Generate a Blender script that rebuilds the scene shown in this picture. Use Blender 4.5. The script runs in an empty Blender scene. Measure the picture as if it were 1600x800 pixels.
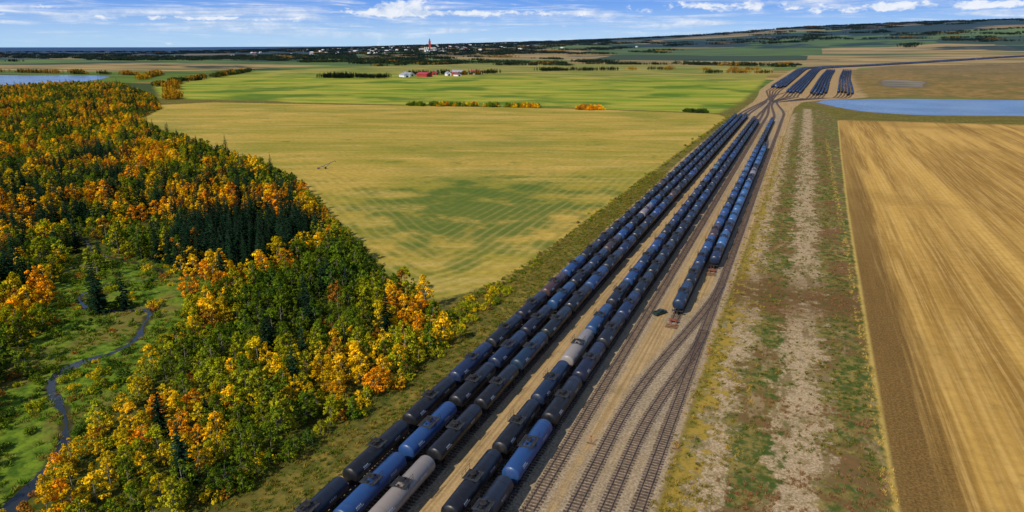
import bpy, math, random
import numpy as np
from mathutils import Vector, noise as mnoise
random.seed(7); rng=np.random.default_rng(7)
R=math.radians
scene=bpy.context.scene
COL=scene.collection

# ---------------------------------------------------------------- helpers
def smooth(e0,e1,x):
    t=np.clip((x-e0)/(e1-e0),0,1); return t*t*(3-2*t)

def terr(x,y):
    x=np.asarray(x,float); y=np.asarray(y,float)
    r=np.hypot(x,y)
    az=np.degrees(np.arctan2(x,y))+22.6
    az=(az+180)%360-180
    hp=np.interp(az,[-180,-60,-26,-12,0,15,22,30,38,70,120,180],[0,0,0,50,110,170,225,262,285,300,0,0])
    s=smooth(2700,7600,r)
    und=np.sin(x*0.0011+1.3)*np.cos(y*0.0009+0.4)*14*smooth(2500,6000,r)
    return hp*s+und*smooth(-20,5,az)*(az<120)

def sdf(px,py,poly):
    P=np.array(poly,float); n=len(P)
    d=np.full(px.shape,1e18); ins=np.zeros(px.shape,bool)
    for i in range(n):
        a=P[i]; b=P[(i+1)%n]
        e=b-a; wx=px-a[0]; wy=py-a[1]
        t=np.clip((wx*e[0]+wy*e[1])/(e@e),0,1)
        dx=wx-e[0]*t; dy=wy-e[1]*t
        d=np.minimum(d,dx*dx+dy*dy)
        c=((a[1]<=py)&(b[1]>py))|((b[1]<=py)&(a[1]>py))
        if abs(e[1])>1e-9:
            xi=a[0]+(py-a[1])*e[0]/e[1]
            ins^=c&(px<xi)
    d=np.sqrt(d)
    return np.where(ins,d,-d)

def linedist(px,py,pts):
    P=np.array(pts,float); d=np.full(px.shape,1e18)
    for a,b in zip(P[:-1],P[1:]):
        e=b-a; wx=px-a[0]; wy=py-a[1]
        t=np.clip((wx*e[0]+wy*e[1])/(e@e),0,1)
        d=np.minimum(d,(wx-e[0]*t)**2+(wy-e[1]*t)**2)
    return np.sqrt(d)

def catmull(pts,step=1.0):
    P=[np.array(p,float) for p in pts]
    P=[2*P[0]-P[1]]+P+[2*P[-1]-P[-2]]
    out=[]
    for i in range(1,len(P)-2):
        L=np.linalg.norm(P[i+1]-P[i]); n=max(1,int(L/step))
        for k in range(n):
            t=k/n
            out.append(0.5*((2*P[i])+(-P[i-1]+P[i+1])*t+(2*P[i-1]-5*P[i]+4*P[i+1]-P[i+2])*t*t+(-P[i-1]+3*P[i]-3*P[i+1]+P[i+2])*t**3))
    out.append(P[-2]); return np.array(out)

def resample(pts,step):
    P=np.array(pts,float); seg=np.linalg.norm(np.diff(P,axis=0),axis=1)
    s=np.concatenate([[0],np.cumsum(seg)])
    q=np.arange(0,s[-1],step)
    X=np.interp(q,s,P[:,0]); Y=np.interp(q,s,P[:,1])
    ang=np.arctan2(np.gradient(Y),np.gradient(X)) if len(q)>1 else np.zeros(len(q))
    return X,Y,ang

class MB:
    """mesh builder"""
    def __init__(s): s.v=[]; s.f=[]; s.m=[]
    def face(s,vs,mat=0):
        b=len(s.v); s.v+= [tuple(v) for v in vs]; s.f.append(tuple(range(b,b+len(vs)))); s.m.append(mat)
    def box(s,c,d,mat=0,rz=0,taper=1.0,rx=0):
        hx,hy,hz=d[0]/2,d[1]/2,d[2]/2
        b=len(s.v); cz,sz=math.cos(rz),math.sin(rz); cx,sx=math.cos(rx),math.sin(rx)
        for z in(-1,1):
            k=taper if z>0 else 1
            for x,y in((-1,-1),(1,-1),(1,1),(-1,1)):
                X,Y,Z=x*hx*k,y*hy*k,z*hz
                Y,Z=Y*cx-Z*sx,Y*sx+Z*cx
                s.v.append((c[0]+X*cz-Y*sz,c[1]+X*sz+Y*cz,c[2]+Z))
        for q in((0,3,2,1),(4,5,6,7),(0,1,5,4),(1,2,6,5),(2,3,7,6),(3,0,4,7)):
            s.f.append(tuple(b+i for i in q)); s.m.append(mat)
    def tube(s,p0,p1,r0,r1=None,n=6,mat=0,cap=True):
        r1=r0 if r1 is None else r1
        p0=Vector(p0);p1=Vector(p1);d=(p1-p0).normalized()
        u=d.orthogonal().normalized();w=d.cross(u);b=len(s.v)
        for p,r in((p0,r0),(p1,r1)):
            for i in range(n):
                a=2*math.pi*i/n; s.v.append(tuple(p+(u*math.cos(a)+w*math.sin(a))*r))
        for i in range(n):
            j=(i+1)%n; s.f.append((b+i,b+j,b+n+j,b+n+i)); s.m.append(mat)
        if cap:
            s.f.append(tuple(b+i for i in reversed(range(n)))); s.m.append(mat)
            s.f.append(tuple(b+n+i for i in range(n))); s.m.append(mat)
    def lathe_y(s,prof,cz,n=20,mat=0):
        b=len(s.v)
        for y,r in prof:
            for i in range(n):
                a=2*math.pi*i/n; s.v.append((r*math.cos(a),y,cz+r*math.sin(a)))
        for k in range(len(prof)-1):
            for i in range(n):
                j=(i+1)%n; s.f.append((b+k*n+i,b+k*n+j,b+(k+1)*n+j,b+(k+1)*n+i)); s.m.append(mat)
    def mesh(s,name,mats,smoothmats=()):
        me=bpy.data.meshes.new(name); me.from_pydata(s.v,[],s.f)
        for m in mats: me.materials.append(m)
        me.polygons.foreach_set('material_index',s.m)
        if smoothmats:
            me.polygons.foreach_set('use_smooth',[m in smoothmats for m in s.m])
        me.update(); return me
    def obj(s,name,mats,smoothmats=(),loc=(0,0,0),rz=0):
        o=bpy.data.objects.new(name,s.mesh(name,mats,smoothmats)); COL.objects.link(o)
        o.location=loc;o.rotation_euler=(0,0,rz);return o

class NT:
    def __init__(s,name,world=False):
        if world: s.mat=bpy.data.worlds.new(name)
        else: s.mat=bpy.data.materials.new(name)
        s.mat.use_nodes=True; s.t=s.mat.node_tree; s.t.nodes.clear()
    def new(s,t,**k):
        n=s.t.nodes.new(t)
        for a,b in k.items(): setattr(n,a,b)
        return n
    def set(s,sock,v):
        if isinstance(v,bpy.types.NodeSocket): s.t.links.new(v,sock)
        else:
            if hasattr(sock,'default_value'):
                try: sock.default_value=v
                except Exception:
                    sock.default_value=(v[0],v[1],v[2],1) if hasattr(v,'__len__') else v
    def m(s,op,a,b=0.0,c=None,clamp=False):
        n=s.new('ShaderNodeMath',operation=op,use_clamp=clamp); s.set(n.inputs[0],a); s.set(n.inputs[1],b)
        if c is not None: s.set(n.inputs[2],c)
        return n.outputs[0]
    def mr(s,v,a,b,c=0.0,d=1.0,sm=True):
        n=s.new('ShaderNodeMapRange',interpolation_type='SMOOTHSTEP' if sm else 'LINEAR')
        s.set(n.inputs[0],v)
        for i,q in enumerate((a,b,c,d)): s.set(n.inputs[i+1],q)
        return n.outputs[0]
    def mix(s,f,a,b,mode='MIX'):
        n=s.new('ShaderNodeMix',data_type='RGBA',blend_type=mode); s.set(n.inputs[0],f)
        for i,q in((6,a),(7,b)):
            s.set(n.inputs[i],q if isinstance(q,bpy.types.NodeSocket) else (q[0],q[1],q[2],1))
        return n.outputs[2]
    def attr(s,name,typ='GEOMETRY'):
        return s.new('ShaderNodeAttribute',attribute_name=name,attribute_type=typ)
    def noise(s,vec,scale,detail=3,rough=0.5,dist=0):
        n=s.new('ShaderNodeTexNoise'); s.t.links.new(vec,n.inputs['Vector'])
        n.inputs['Scale'].default_value=scale;n.inputs['Detail'].default_value=detail;n.inputs['Roughness'].default_value=rough;n.inputs['Distortion'].default_value=dist
        return n.outputs[0]
    def xyz(s,x,y,z=0.0):
        n=s.new('ShaderNodeCombineXYZ')
        for i,q in enumerate((x,y,z)): s.set(n.inputs[i],q)
        return n.outputs[0]
    def principled(s,color,rough=0.8,metal=0.0,spec=0.3,normal=None):
        p=s.new('ShaderNodeBsdfPrincipled')
        s.set(p.inputs['Base Color'],color if isinstance(color,bpy.types.NodeSocket) else (*color,1))
        s.set(p.inputs['Roughness'],rough);s.set(p.inputs['Metallic'],metal);s.set(p.inputs['Specular IOR Level'],spec)
        if normal is not None: s.t.links.new(normal,p.inputs['Normal'])
        return p.outputs[0]
    def out(s,sh):
        o=s.new('ShaderNodeOutputWorld' if isinstance(s.mat,bpy.types.World) else 'ShaderNodeOutputMaterial'); s.t.links.new(sh,o.inputs[0]); return s.mat

def simple(name,c,rough=0.8,metal=0,var=0.25,scale=1.5,spec=0.3):
    n=NT(name); g=n.new('ShaderNodeTexCoord').outputs['Object']
    q=n.noise(g,scale,4,0.6)
    lo=tuple(v*(1-var) for v in c);hi=tuple(v*(1+var) for v in c)
    return n.out(n.principled(n.mix(n.mr(q,0.3,0.7),lo,hi),rough,metal,spec))

# ---------------------------------------------------------------- camera, light, sky
cam=bpy.data.cameras.new('camera'); co=bpy.data.objects.new('camera',cam); COL.objects.link(co)
co.location=(0,0,68); co.rotation_euler=(R(72.9),0,R(22.6)); cam.lens=24; cam.sensor_width=36; cam.clip_start=1; cam.clip_end=80000
scene.camera=co
sv=Vector((-0.36,-0.93,0)).normalized(); EL=R(40)
sd=Vector((sv.x*math.cos(EL),sv.y*math.cos(EL),math.sin(EL)))
sun=bpy.data.lights.new('sun','SUN'); sun.energy=5.0; sun.angle=R(0.6); sun.color=(1,0.88,0.70)
so=bpy.data.objects.new('sun',sun); COL.objects.link(so); so.rotation_euler=sd.to_track_quat('Z','Y').to_euler()

w=NT('World',world=True); scene.world=w.mat
sky=w.new('ShaderNodeTexSky',sky_type='NISHITA'); sky.sun_disc=False; sky.sun_elevation=EL; sky.sun_rotation=math.atan2(sd.x,sd.y)
sky.air_density=1.0; sky.dust_density=0.3; sky.ozone_density=3.0
tc=w.new('ShaderNodeTexCoord').outputs['Generated']
sp=w.new('ShaderNodeSeparateXYZ'); w.t.links.new(tc,sp.inputs[0]); dx,dy,dz=sp.outputs
skc=w.mix(1.0,sky.outputs[0],(0.58,0.74,1.0),'MULTIPLY')
grad=w.mix(w.mr(dz,0.0,0.065),(3.8,5.8,8.3),(1.0,2.7,7.4))
skc=w.mix(w.mr(dz,0.05,0.35,0.85,0.0),skc,grad)
az=w.m('ARCTAN2',dx,dy)
v1=w.xyz(w.m('MULTIPLY',az,3.6),w.m('MULTIPLY',dz,60.0),0.3)
c1=w.mr(w.noise(v1,1.5,8,0.66,0.7),0.44,0.68)
c1=w.m('MULTIPLY',c1,w.mr(dz,0.004,0.03,0.25,0.85))
v2=w.xyz(w.m('MULTIPLY',az,42.0),w.m('MULTIPLY',dz,78.0),1.7)
n2=w.noise(v2,1.0,9,0.62,0.3)
def blob(a0,z0,sa,sz,amp):
    u=w.m('DIVIDE',w.m('SUBTRACT',az,a0),sa); q=w.m('DIVIDE',w.m('SUBTRACT',dz,z0),sz)
    e=w.m('ADD',w.m('MULTIPLY',u,u),w.m('MULTIPLY',q,q))
    return w.m('MULTIPLY',w.m('POWER',2.718,w.m('MULTIPLY',e,-1.0)),amp)
A0=-R(22.6)
bl=w.m('ADD',blob(A0-0.155,0.048,0.040,0.011,0.42),blob(A0-0.05,0.043,0.16,0.004,0.27))
bl=w.m('ADD',bl,blob(A0+0.52,0.046,0.16,0.006,0.28))
bl=w.m('ADD',bl,blob(A0+0.30,0.052,0.10,0.005,0.25))
bl=w.m('ADD',bl,blob(A0-0.42,0.034,0.16,0.003,0.28))
c2=w.mr(w.m('ADD',n2,bl),0.62,0.80)
cl=w.m('MAXIMUM',c1,c2)
ccol=w.mix(w.mr(n2,0.35,0.66),(4.6,5.6,7.2),(7.9,8.1,8.5))
skc=w.mix(w.m('MULTIPLY',cl,0.9),skc,ccol)
bg=w.new('ShaderNodeBackground'); w.t.links.new(skc,bg.inputs[0]); bg.inputs[1].default_value=0.116
w.out(bg.outputs[0])
scene.view_settings.view_transform='Standard'; scene.view_settings.look='None'; scene.view_settings.exposure=0

# ---------------------------------------------------------------- layout (metres; Y runs along the railway)
forest=[(-84,20),(-79,50),(-75,68),(-72,85),(-69.5,105),(-69.5,124),(-72,136),(-80,146),(-92,155),(-113,169),(-150,203),(-200,248),(-234,278),(-277,305),(-373,358),(-447,389),(-590,480),(-670,575),(-810,690),(-1120,890),(-1240,860),(-1230,700),(-400,170),(-140,0)]
meadow=[(-108,50),(-108,65),(-115,80),(-126,97),(-137,114),(-141,130),(-152,143),(-188,151),(-216,155),(-226,146),(-204,127),(-180,108),(-165,95),(-151,78),(-132,60)]
creek=catmull([(-104,50),(-112,64),(-119,71),(-127,76),(-136,80),(-141,84),(-143,89),(-142.5,94),(-141,99),(-143,106),(-149,113),(-155,120.5),(-161,118),(-169,115),(-176,116.5),(-184,122),(-184,133),(-176,139),(-180,146),(-193,149),(-215,152),(-250,168)],1.0)
mid=[(-1000,720),(-724,598),(-688,666),(-432,720),(-236,755),(-81,753),(-68,717),(-73,445),(-75,280),(-76,205),(-78,178),(-86,160),(-100,150),(-160,190),(-250,270),(-340,330),(-460,385),(-560,440),(-700,560)]
green=[(-635,722),(-800,690),(-1056,898),(-1419,1524),(-1427,2051),(-1258,2499),(-607,2770),(-100,2523),(-75,1425),(-72,900),(-81,765),(-236,768),(-432,733),(-600,705)]
gravel=[(-63.5,-80),(-63.5,102),(-65,258),(-66,432),(-63,746),(-58,950),(-60,1060),(-66,1200),(-64,1400),(-40,2300),(20,2600),(130,2760),(300,3100),(850,3700),(2600,4550),(2600,4440),(850,3560),(330,3000),(150,2500),(128,2200),(94,1400),(86,1090),(40,1010),(0,960),(-8,860),(-9,760),(-11,350),(-13,182),(-13.5,90),(-14,-80)]
fieldR=[(20,-80),(20,104),(21,187),(23,320),(27,499),(33,735),(187,753),(500,790),(800,760),(800,-80)]
verge=[(-13.5,-80),(-13,182),(-11,350),(-9,760),(0,860),(20,840),(33,735),(27,499),(23,320),(21,187),(20,-80)]
brown=[(84,1090),(80,1200),(116,2300),(300,2850),(900,3300),(2200,3300),(1500,1300),(520,1120),(266,1120),(130,1120)]
pondR=[(16,962),(30,1002),(62,1030),(110,1062),(154,1078),(266,1100),(420,1120),(420,900),(330,868),(210,850),(120,822),(66,842),(36,900)]
pond2=[(140,1565),(150,1640),(175,1675),(219,1610),(200,1480),(187,1394),(150,1360),(132,1420)]
pondL=[(-2300,1170),(-1788,1110),(-1690,1176),(-1510,1160),(-1370,1022),(-1273,870),(-1220,800),(-1290,715),(-2300,640)]

def track_curve(keys):
    ks=keys; ys=np.arange(ks[0][1],ks[-1][1]+0.1,2.0); xs=np.zeros_like(ys)
    for (x0,y0),(x1,y1) in zip(ks[:-1],ks[1:]):
        m=(ys>=y0)&(ys<=y1); xs[m]=x0+(x1-x0)*smooth(y0,y1,ys[m])
    return np.stack([xs,ys],1)
rowsX=[-59.5,-54.7,-49.9,-40.6,-36.1]
TR=[]
TR.append(track_curve([(-59.5,-80),(-59.5,735),(-43,1030),(-39,1100)]))
TR.append(track_curve([(-54.7,-80),(-54.7,745),(-43,990)]))
TR.append(track_curve([(-49.9,-80),(-49.9,755),(-42.5,950)]))
TR.append(track_curve([(-40.6,-80),(-40.6,720),(-38,900),(-38,1040),(-22,1200)]))
TR.append(track_curve([(-36.1,-80),(-36.1,700),(-38,880)]))
TR.append(track_curve([(-31.6,-80),(-31.6,740),(-37,930)]))
TR.append(track_curve([(-24.2,167),(-24.2,720),(-34,920),(-30,1000)]))
TR.append(track_curve([(-20.2,213),(-20.2,520),(-24.2,600)]))
TR.append(track_curve([(-16.2,-80),(-16.2,560),(-16.2,760),(-30,960),(-15,1100)]))
TR.append(track_curve([(-25.4,-80),(-25.4,108),(-16.2,205)]))
TR.append(track_curve([(-20.8,-80),(-20.8,105),(-16.2,165)]))

# ---------------------------------------------------------------- ground
fw=np.arange(-90,90.01,0.4); bk=np.arange(95,266,6.0)
angs=np.concatenate([fw,bk]); NA=len(angs)
rs=np.concatenate([[0.0],np.geomspace(8,45000,520)]); NR=len(rs)
phi=np.radians(angs-22.6)
XX=(rs[:,None]*np.sin(phi)[None,:]).ravel(); YY=(rs[:,None]*np.cos(phi)[None,:]).ravel()
ZZ=terr(XX,YY)
verts=np.stack([XX,YY,ZZ],1)
i=np.arange(NR-1)[:,None]; j=np.arange(NA)[None,:]; j2=(j+1)%NA
faces=np.stack([i*NA+j,i*NA+j2,(i+1)*NA+j2,(i+1)*NA+j],-1).reshape(-1,4)[:, ::-1]
me=bpy.data.meshes.new('ground'); me.vertices.add(len(verts)); me.vertices.foreach_set('co',verts.ravel())
me.loops.add(faces.size); me.loops.foreach_set('vertex_index',faces.ravel())
me.polygons.add(len(faces)); me.polygons.foreach_set('loop_start',np.arange(0,faces.size,4)); me.polygons.foreach_set('loop_total',np.full(len(faces),4))
me.update(calc_edges=True); me.validate()
me.polygons.foreach_set('use_smooth',np.ones(len(faces),bool))
Z={'forest':forest,'meadow':meadow,'mid':mid,'green':green,'gravel':gravel,'fieldr':fieldR,'verge':verge,'brown':brown}
for k,p in Z.items():
    a=me.attributes.new('z_'+k,'FLOAT','POINT'); a.data.foreach_set('value',sdf(XX,YY,p).astype(np.float32))
a=me.attributes.new('z_creek','FLOAT','POINT'); a.data.foreach_set('value',linedist(XX,YY,creek[::3]).astype(np.float32))
dt=np.full(XX.shape,1e9)
for t in TR: dt=np.minimum(dt,linedist(XX,YY,t[::15]))
a=me.attributes.new('z_track','FLOAT','POINT'); a.data.foreach_set('value',dt.astype(np.float32))
pw=np.maximum.reduce([sdf(XX,YY,q) for q in (pondR,pond2,pondL)])
a=me.attributes.new('z_pond','FLOAT','POINT'); a.data.foreach_set('value',pw.astype(np.float32))

g=NT('ground_soil_and_grass')
pos=g.new('ShaderNodeNewGeometry').outputs['Position']
s=g.new('ShaderNodeSeparateXYZ'); g.t.links.new(pos,s.inputs[0]); X,Y,Zz=s.outputs
r=g.m('SQRT',g.m('ADD',g.m('MULTIPLY',X,X),g.m('MULTIPLY',Y,Y)))
nL=g.noise(pos,0.008,4,0.55); nM=g.noise(pos,0.055,4,0.6); nS=g.noise(pos,0.35,5,0.65); nF=g.noise(pos,2.2,3,0.7)
def A(k): return g.attr('z_'+k).outputs['Fac']
def mask(k,wd,amp,n=None):
    n=nS if n is None else n
    return g.mr(g.m('ADD',A(k),g.m('MULTIPLY',g.m('SUBTRACT',n,0.5),amp)),-wd,wd)
base=g.mix(g.mr(nS,0.35,0.65),(0.075,0.095,0.016),(0.24,0.18,0.035))
base=g.mix(g.mr(nM,0.4,0.65,0,0.8),base,(0.12,0.10,0.022))
# distant farmland patchwork
vo=g.new('ShaderNodeTexVoronoi',distance='CHEBYCHEV'); g.t.links.new(g.xyz(g.m('MULTIPLY',X,0.0011),g.m('MULTIPLY',Y,0.0018)),vo.inputs['Vector']); vo.inputs['Scale'].default_value=1.0; vo.inputs['Randomness'].default_value=0.75
vs=g.new('ShaderNodeSeparateColor'); g.t.links.new(vo.outputs['Color'],vs.inputs[0])
cr=g.new('ShaderNodeValToRGB'); cr.color_ramp.interpolation='CONSTANT'; g.t.links.new(vs.outputs[0],cr.inputs[0])
stops=[(0,(0.12,0.19,0.02)),(0.18,(0.40,0.27,0.07)),(0.33,(0.17,0.25,0.025)),(0.5,(0.05,0.08,0.02)),(0.62,(0.46,0.32,0.11)),(0.76,(0.13,0.19,0.02)),(0.88,(0.28,0.19,0.05))]
el=cr.color_ramp.elements
while len(el)<len(stops): el.new(0.5)
for e,(p,c) in zip(el,stops): e.position=p; e.color=(*c,1)
fn=g.noise(g.xyz(g.m('MULTIPLY',X,0.002),g.m('MULTIPLY',Y,0.012)),1.0,5,0.6)
far=g.mix(g.mr(fn,0.42,0.62,0,0.7),cr.outputs[0],(0.05,0.075,0.02))
wood=g.noise(g.xyz(g.m('MULTIPLY',X,0.0007),g.m('MULTIPLY',Y,0.0014)),1.0,6,0.62)
far=g.mix(g.mr(g.m('ADD',wood,g.mr(r,3500,7500,-0.07,0.11)),0.50,0.54,0,0.92),far,(0.018,0.040,0.020))
c=g.mix(g.mr(r,950,1300),base,far)
# yellow-green pasture
gv=g.xyz(g.m('MULTIPLY',g.m('ADD',X,g.m('MULTIPLY',Y,0.35)),0.006),g.m('MULTIPLY',g.m('SUBTRACT',Y,g.m('MULTIPLY',X,0.28)),0.028))
gn=g.noise(gv,1.0,6,0.6,0.4)
gc=g.mix(g.mr(gn,0.36,0.6),(0.17,0.27,0.012),(0.40,0.37,0.05))
gc=g.mix(g.mr(nL,0.48,0.64,0,0.85),gc,(0.07,0.16,0.012))
gc=g.mix(g.mr(Y,1250,1800,0,0.7),gc,g.mix(g.mr(gn,0.4,0.6),(0.12,0.17,0.02),(0.42,0.31,0.09)))
c=g.mix(mask('green',6,20,nM),c,gc)
# hay stubble, faint mowing lines following the field edge
md=A('mid')
nW=g.noise(pos,0.012,1,0.4)
wob=g.m('ADD',md,g.m('MULTIPLY',g.m('SUBTRACT',nW,0.5),10.0))
line=g.m('SINE',g.m('MULTIPLY',wob,2*math.pi/4.4))
lineb=g.m('SINE',g.m('MULTIPLY',wob,2*math.pi/17.3))
lst=g.m('MULTIPLY',g.m('MULTIPLY',g.mr(md,12,85,1,0.10),g.mr(nM,0.35,0.62,0.15,1.0)),g.mr(r,260,460,1.0,0.08))
hv=g.xyz(g.m('MULTIPLY',g.m('ADD',X,g.m('MULTIPLY',Y,0.3)),0.007),g.m('MULTIPLY',g.m('SUBTRACT',Y,g.m('MULTIPLY',X,0.3)),0.02))
hm=g.mr(g.noise(hv,1.0,6,0.62,0.5),0.36,0.62)
hv2=g.xyz(g.m('MULTIPLY',g.m('ADD',X,g.m('MULTIPLY',Y,0.4)),0.010),g.m('MULTIPLY',g.m('SUBTRACT',Y,g.m('MULTIPLY',X,0.4)),0.10))
hs=g.noise(hv2,1.0,6,0.68,0.5)
hc=g.mix(hm,(0.53,0.36,0.07),(0.32,0.275,0.035))
hc=g.mix(g.mr(hs,0.48,0.68,0,0.50),hc,(0.62,0.45,0.15))
hc=g.mix(g.mr(hs,0.46,0.32,0,0.40),hc,(0.23,0.23,0.03))
hc=g.mix(g.mr(nL,0.50,0.66,0,0.6),hc,(0.18,0.21,0.028))
hc=g.mix(g.mr(nS,0.32,0.62,0.22,0.0),hc,(0.20,0.19,0.03))
ex=g.m('DIVIDE',g.m('ADD',X,125.0),60.0); ey=g.m('DIVIDE',g.m('SUBTRACT',Y,262.0),75.0)
dip=g.m('POWER',2.718,g.m('MULTIPLY',g.m('ADD',g.m('MULTIPLY',ex,ex),g.m('MULTIPLY',ey,ey)),-1.0))
hc=g.mix(g.m('MULTIPLY',g.mr(g.m('ADD',nM,g.m('MULTIPLY',dip,0.35)),0.55,0.85),0.9),hc,(0.08,0.14,0.02))
hc=g.mix(g.m('MULTIPLY',g.mr(line,0.0,1.0,0,0.25),lst),hc,(0.62,0.48,0.16))
hc=g.mix(g.m('MULTIPLY',g.mr(line,-0.3,-1.0,0,0.36),lst),hc,(0.14,0.16,0.025))
hc=g.mix(g.m('MULTIPLY',g.mr(lineb,0.8,1.0,0,0.35),lst),hc,(0.15,0.17,0.025))
c=g.mix(mask('mid',1.6,5),c,hc)
ff=g.mix(g.mr(nS,0.35,0.65),(0.03,0.055,0.008),(0.12,0.12,0.018))
c=g.mix(mask('forest',3,6),c,ff)
mc=g.mix(g.mr(nS,0.35,0.62),(0.045,0.11,0.008),(0.16,0.24,0.018))
mc=g.mix(g.mr(nM,0.50,0.62,0,0.75),mc,(0.18,0.14,0.035))
c=g.mix(mask('meadow',2,7),c,mc)
c=g.mix(g.mr(g.m('ADD',A('creek'),g.m('MULTIPLY',nS,3.0)),2.2,3.2,1,0),c,(0.045,0.045,0.016))
# gravel yard
tk=A('track')
gr=g.mix(g.mr(nF,0.3,0.7),(0.20,0.155,0.10),(0.47,0.375,0.25))
gr=g.mix(g.mr(nM,0.35,0.7,0,0.6),gr,(0.43,0.315,0.175))
lane=g.xyz(g.m('MULTIPLY',X,1.1),g.m('MULTIPLY',Y,0.012))
gr=g.mix(g.mr(g.noise(lane,1.0,4,0.6),0.42,0.66,0,0.5),gr,(0.25,0.175,0.09))
tan=g.mix(g.mr(g.noise(lane,1.7,4,0.6),0.35,0.65),(0.48,0.335,0.16),(0.32,0.21,0.09))
gr=g.mix(g.mr(g.m('ADD',tk,g.m('MULTIPLY',g.m('SUBTRACT',nS,0.5),1.6)),2.0,3.0,0,0.9),gr,tan)
blst=g.mix(g.mr(nF,0.35,0.65),(0.16,0.13,0.10),(0.37,0.305,0.23))
gr=g.mix(g.mr(g.m('ADD',tk,g.m('MULTIPLY',nF,0.8)),1.3,2.3,0.8,0),gr,blst)
gr=g.mix(g.mr(g.noise(pos,0.09,5,0.7),0.56,0.66,0,0.4),gr,(0.19,0.145,0.07))
c=g.mix(mask('gravel',0.8,3.0),c,gr)
# weedy strip with bare lanes
nV=g.noise(pos,0.11,6,0.72)
nB=g.noise(g.xyz(g.m('MULTIPLY',X,1.0),g.m('MULTIPLY',Y,0.35),4.0),0.22,6,0.72)
xw=g.m('ADD',X,g.m('ADD',g.m('MULTIPLY',g.m('SUBTRACT',nV,0.5),18.0),g.m('MULTIPLY',g.m('SUBTRACT',nS,0.5),13.0)))
weed=g.mix(g.mr(nS,0.42,0.6),(0.06,0.095,0.018),(0.23,0.18,0.05))
weed=g.mix(g.mr(g.noise(pos,0.05,6,0.7),0.48,0.58,0,0.8),weed,g.mix(g.mr(nS,.4,.6),(0.23,0.115,0.05),(0.13,0.075,0.035)))
weed=g.mix(g.mr(nB,0.54,0.64,0,0.6),weed,(0.36,0.26,0.14))
bare=g.mix(g.mr(nF,0.3,0.7),(0.30,0.22,0.125),(0.53,0.405,0.25))
bare=g.mix(g.mr(g.noise(pos,0.5,5,0.7),0.50,0.62,0,0.7),bare,(0.21,0.155,0.055))
bare=g.mix(g.mr(nB,0.49,0.40,0,0.8),bare,(0.18,0.13,0.05))
bare=g.mix(g.mr(nV,0.55,0.64,0,0.6),bare,(0.13,0.13,0.03))
gold=g.mix(g.mr(nS,0.4,0.62),(0.38,0.26,0.045),(0.14,0.13,0.022))
vg=g.mix(g.mr(xw,-10.8,-8.6),gold,bare)
vg=g.mix(g.mr(xw,-6.4,-4.4),vg,weed)
vg=g.mix(g.mr(xw,1.0,3.2),vg,bare)
vg=g.mix(g.mr(xw,9.4,11.6),vg,weed)
ey2=g.m('DIVIDE',g.m('SUBTRACT',Y,198.0),17.0)
vg=g.mix(g.m('MULTIPLY',g.m('POWER',2.718,g.m('MULTIPLY',g.m('MULTIPLY',ey2,ey2),-1.0)),g.mr(nS,0.33,0.52)),vg,(0.14,0.08,0.03))
c=g.mix(mask('verge',0.8,4),c,vg)
# stubble field on the right
st=g.noise(g.xyz(g.m('MULTIPLY',X,0.11),g.m('MULTIPLY',Y,0.0035)),1.0,4,0.55)
st2=g.noise(g.xyz(g.m('MULTIPLY',X,0.9),g.m('MULTIPLY',Y,0.02)),1.0,5,0.65)
fc=g.mix(g.mr(st,0.36,0.64),(0.64,0.395,0.095),(0.31,0.17,0.036))
fc=g.mix(g.mr(st2,0.42,0.65,0,0.55),fc,(0.68,0.45,0.15))
fc=g.mix(g.mr(nL,0.5,0.68,0,0.5),fc,(0.24,0.135,0.032))
fc=g.mix(g.mr(g.m('SINE',g.m('MULTIPLY',g.m('ADD',X,g.m('MULTIPLY',nM,0.6)),2*math.pi/1.9)),0.0,1.0,0,0.18),fc,(0.24,0.14,0.03))
fd=A('fieldr')
dk=g.m('MULTIPLY',g.mr(g.m('ADD',fd,g.m('MULTIPLY',g.m('SUBTRACT',st2,0.5),12.0)),6.0,13.5,1,0),g.mr(Y,120,620,1,0.4))
fc=g.mix(g.m('MULTIPLY',dk,0.87),fc,g.mix(g.mr(nF,0.3,0.7),(0.08,0.045,0.016),(0.18,0.10,0.034)))
fc=g.mix(g.mr(fd,0.4,1.3,0.9,0),fc,(0.52,0.38,0.10))
fc=g.mix(g.mr(nF,0.4,0.7,0,0.3),fc,(0.25,0.16,0.04))
fc=g.mix(g.mr(nS,0.42,0.3,0,0.35),fc,(0.30,0.18,0.05))
c=g.mix(mask('fieldr',0.5,1.6),c,fc)
br=g.mix(g.mr(nM,0.35,0.62),(0.36,0.21,0.07),(0.16,0.13,0.035))
br=g.mix(g.mr(nL,0.46,0.6,0,0.6),br,(0.14,0.12,0.035))
c=g.mix(mask('brown',8,30,nM),c,br)
c=g.mix(g.mr(A('pond'),-14,-3),c,(0.17,0.125,0.06))
c=g.mix(g.mr(nF,0.25,0.75,0.28,0.0),c,(0.02,0.02,0.01))
c=g.mix(g.mr(nS,0.3,0.7,0.18,0.0),c,(0.03,0.03,0.012))
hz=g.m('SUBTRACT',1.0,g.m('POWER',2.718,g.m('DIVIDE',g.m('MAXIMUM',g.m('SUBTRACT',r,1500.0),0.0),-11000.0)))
c=g.mix(g.m('MULTIPLY',hz,0.95),c,(0.025,0.075,0.20))  # aerial haze painted into the ground colour, bluer with distance
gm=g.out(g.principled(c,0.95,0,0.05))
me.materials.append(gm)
go=bpy.data.objects.new('ground',me); COL.objects.link(go)

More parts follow.
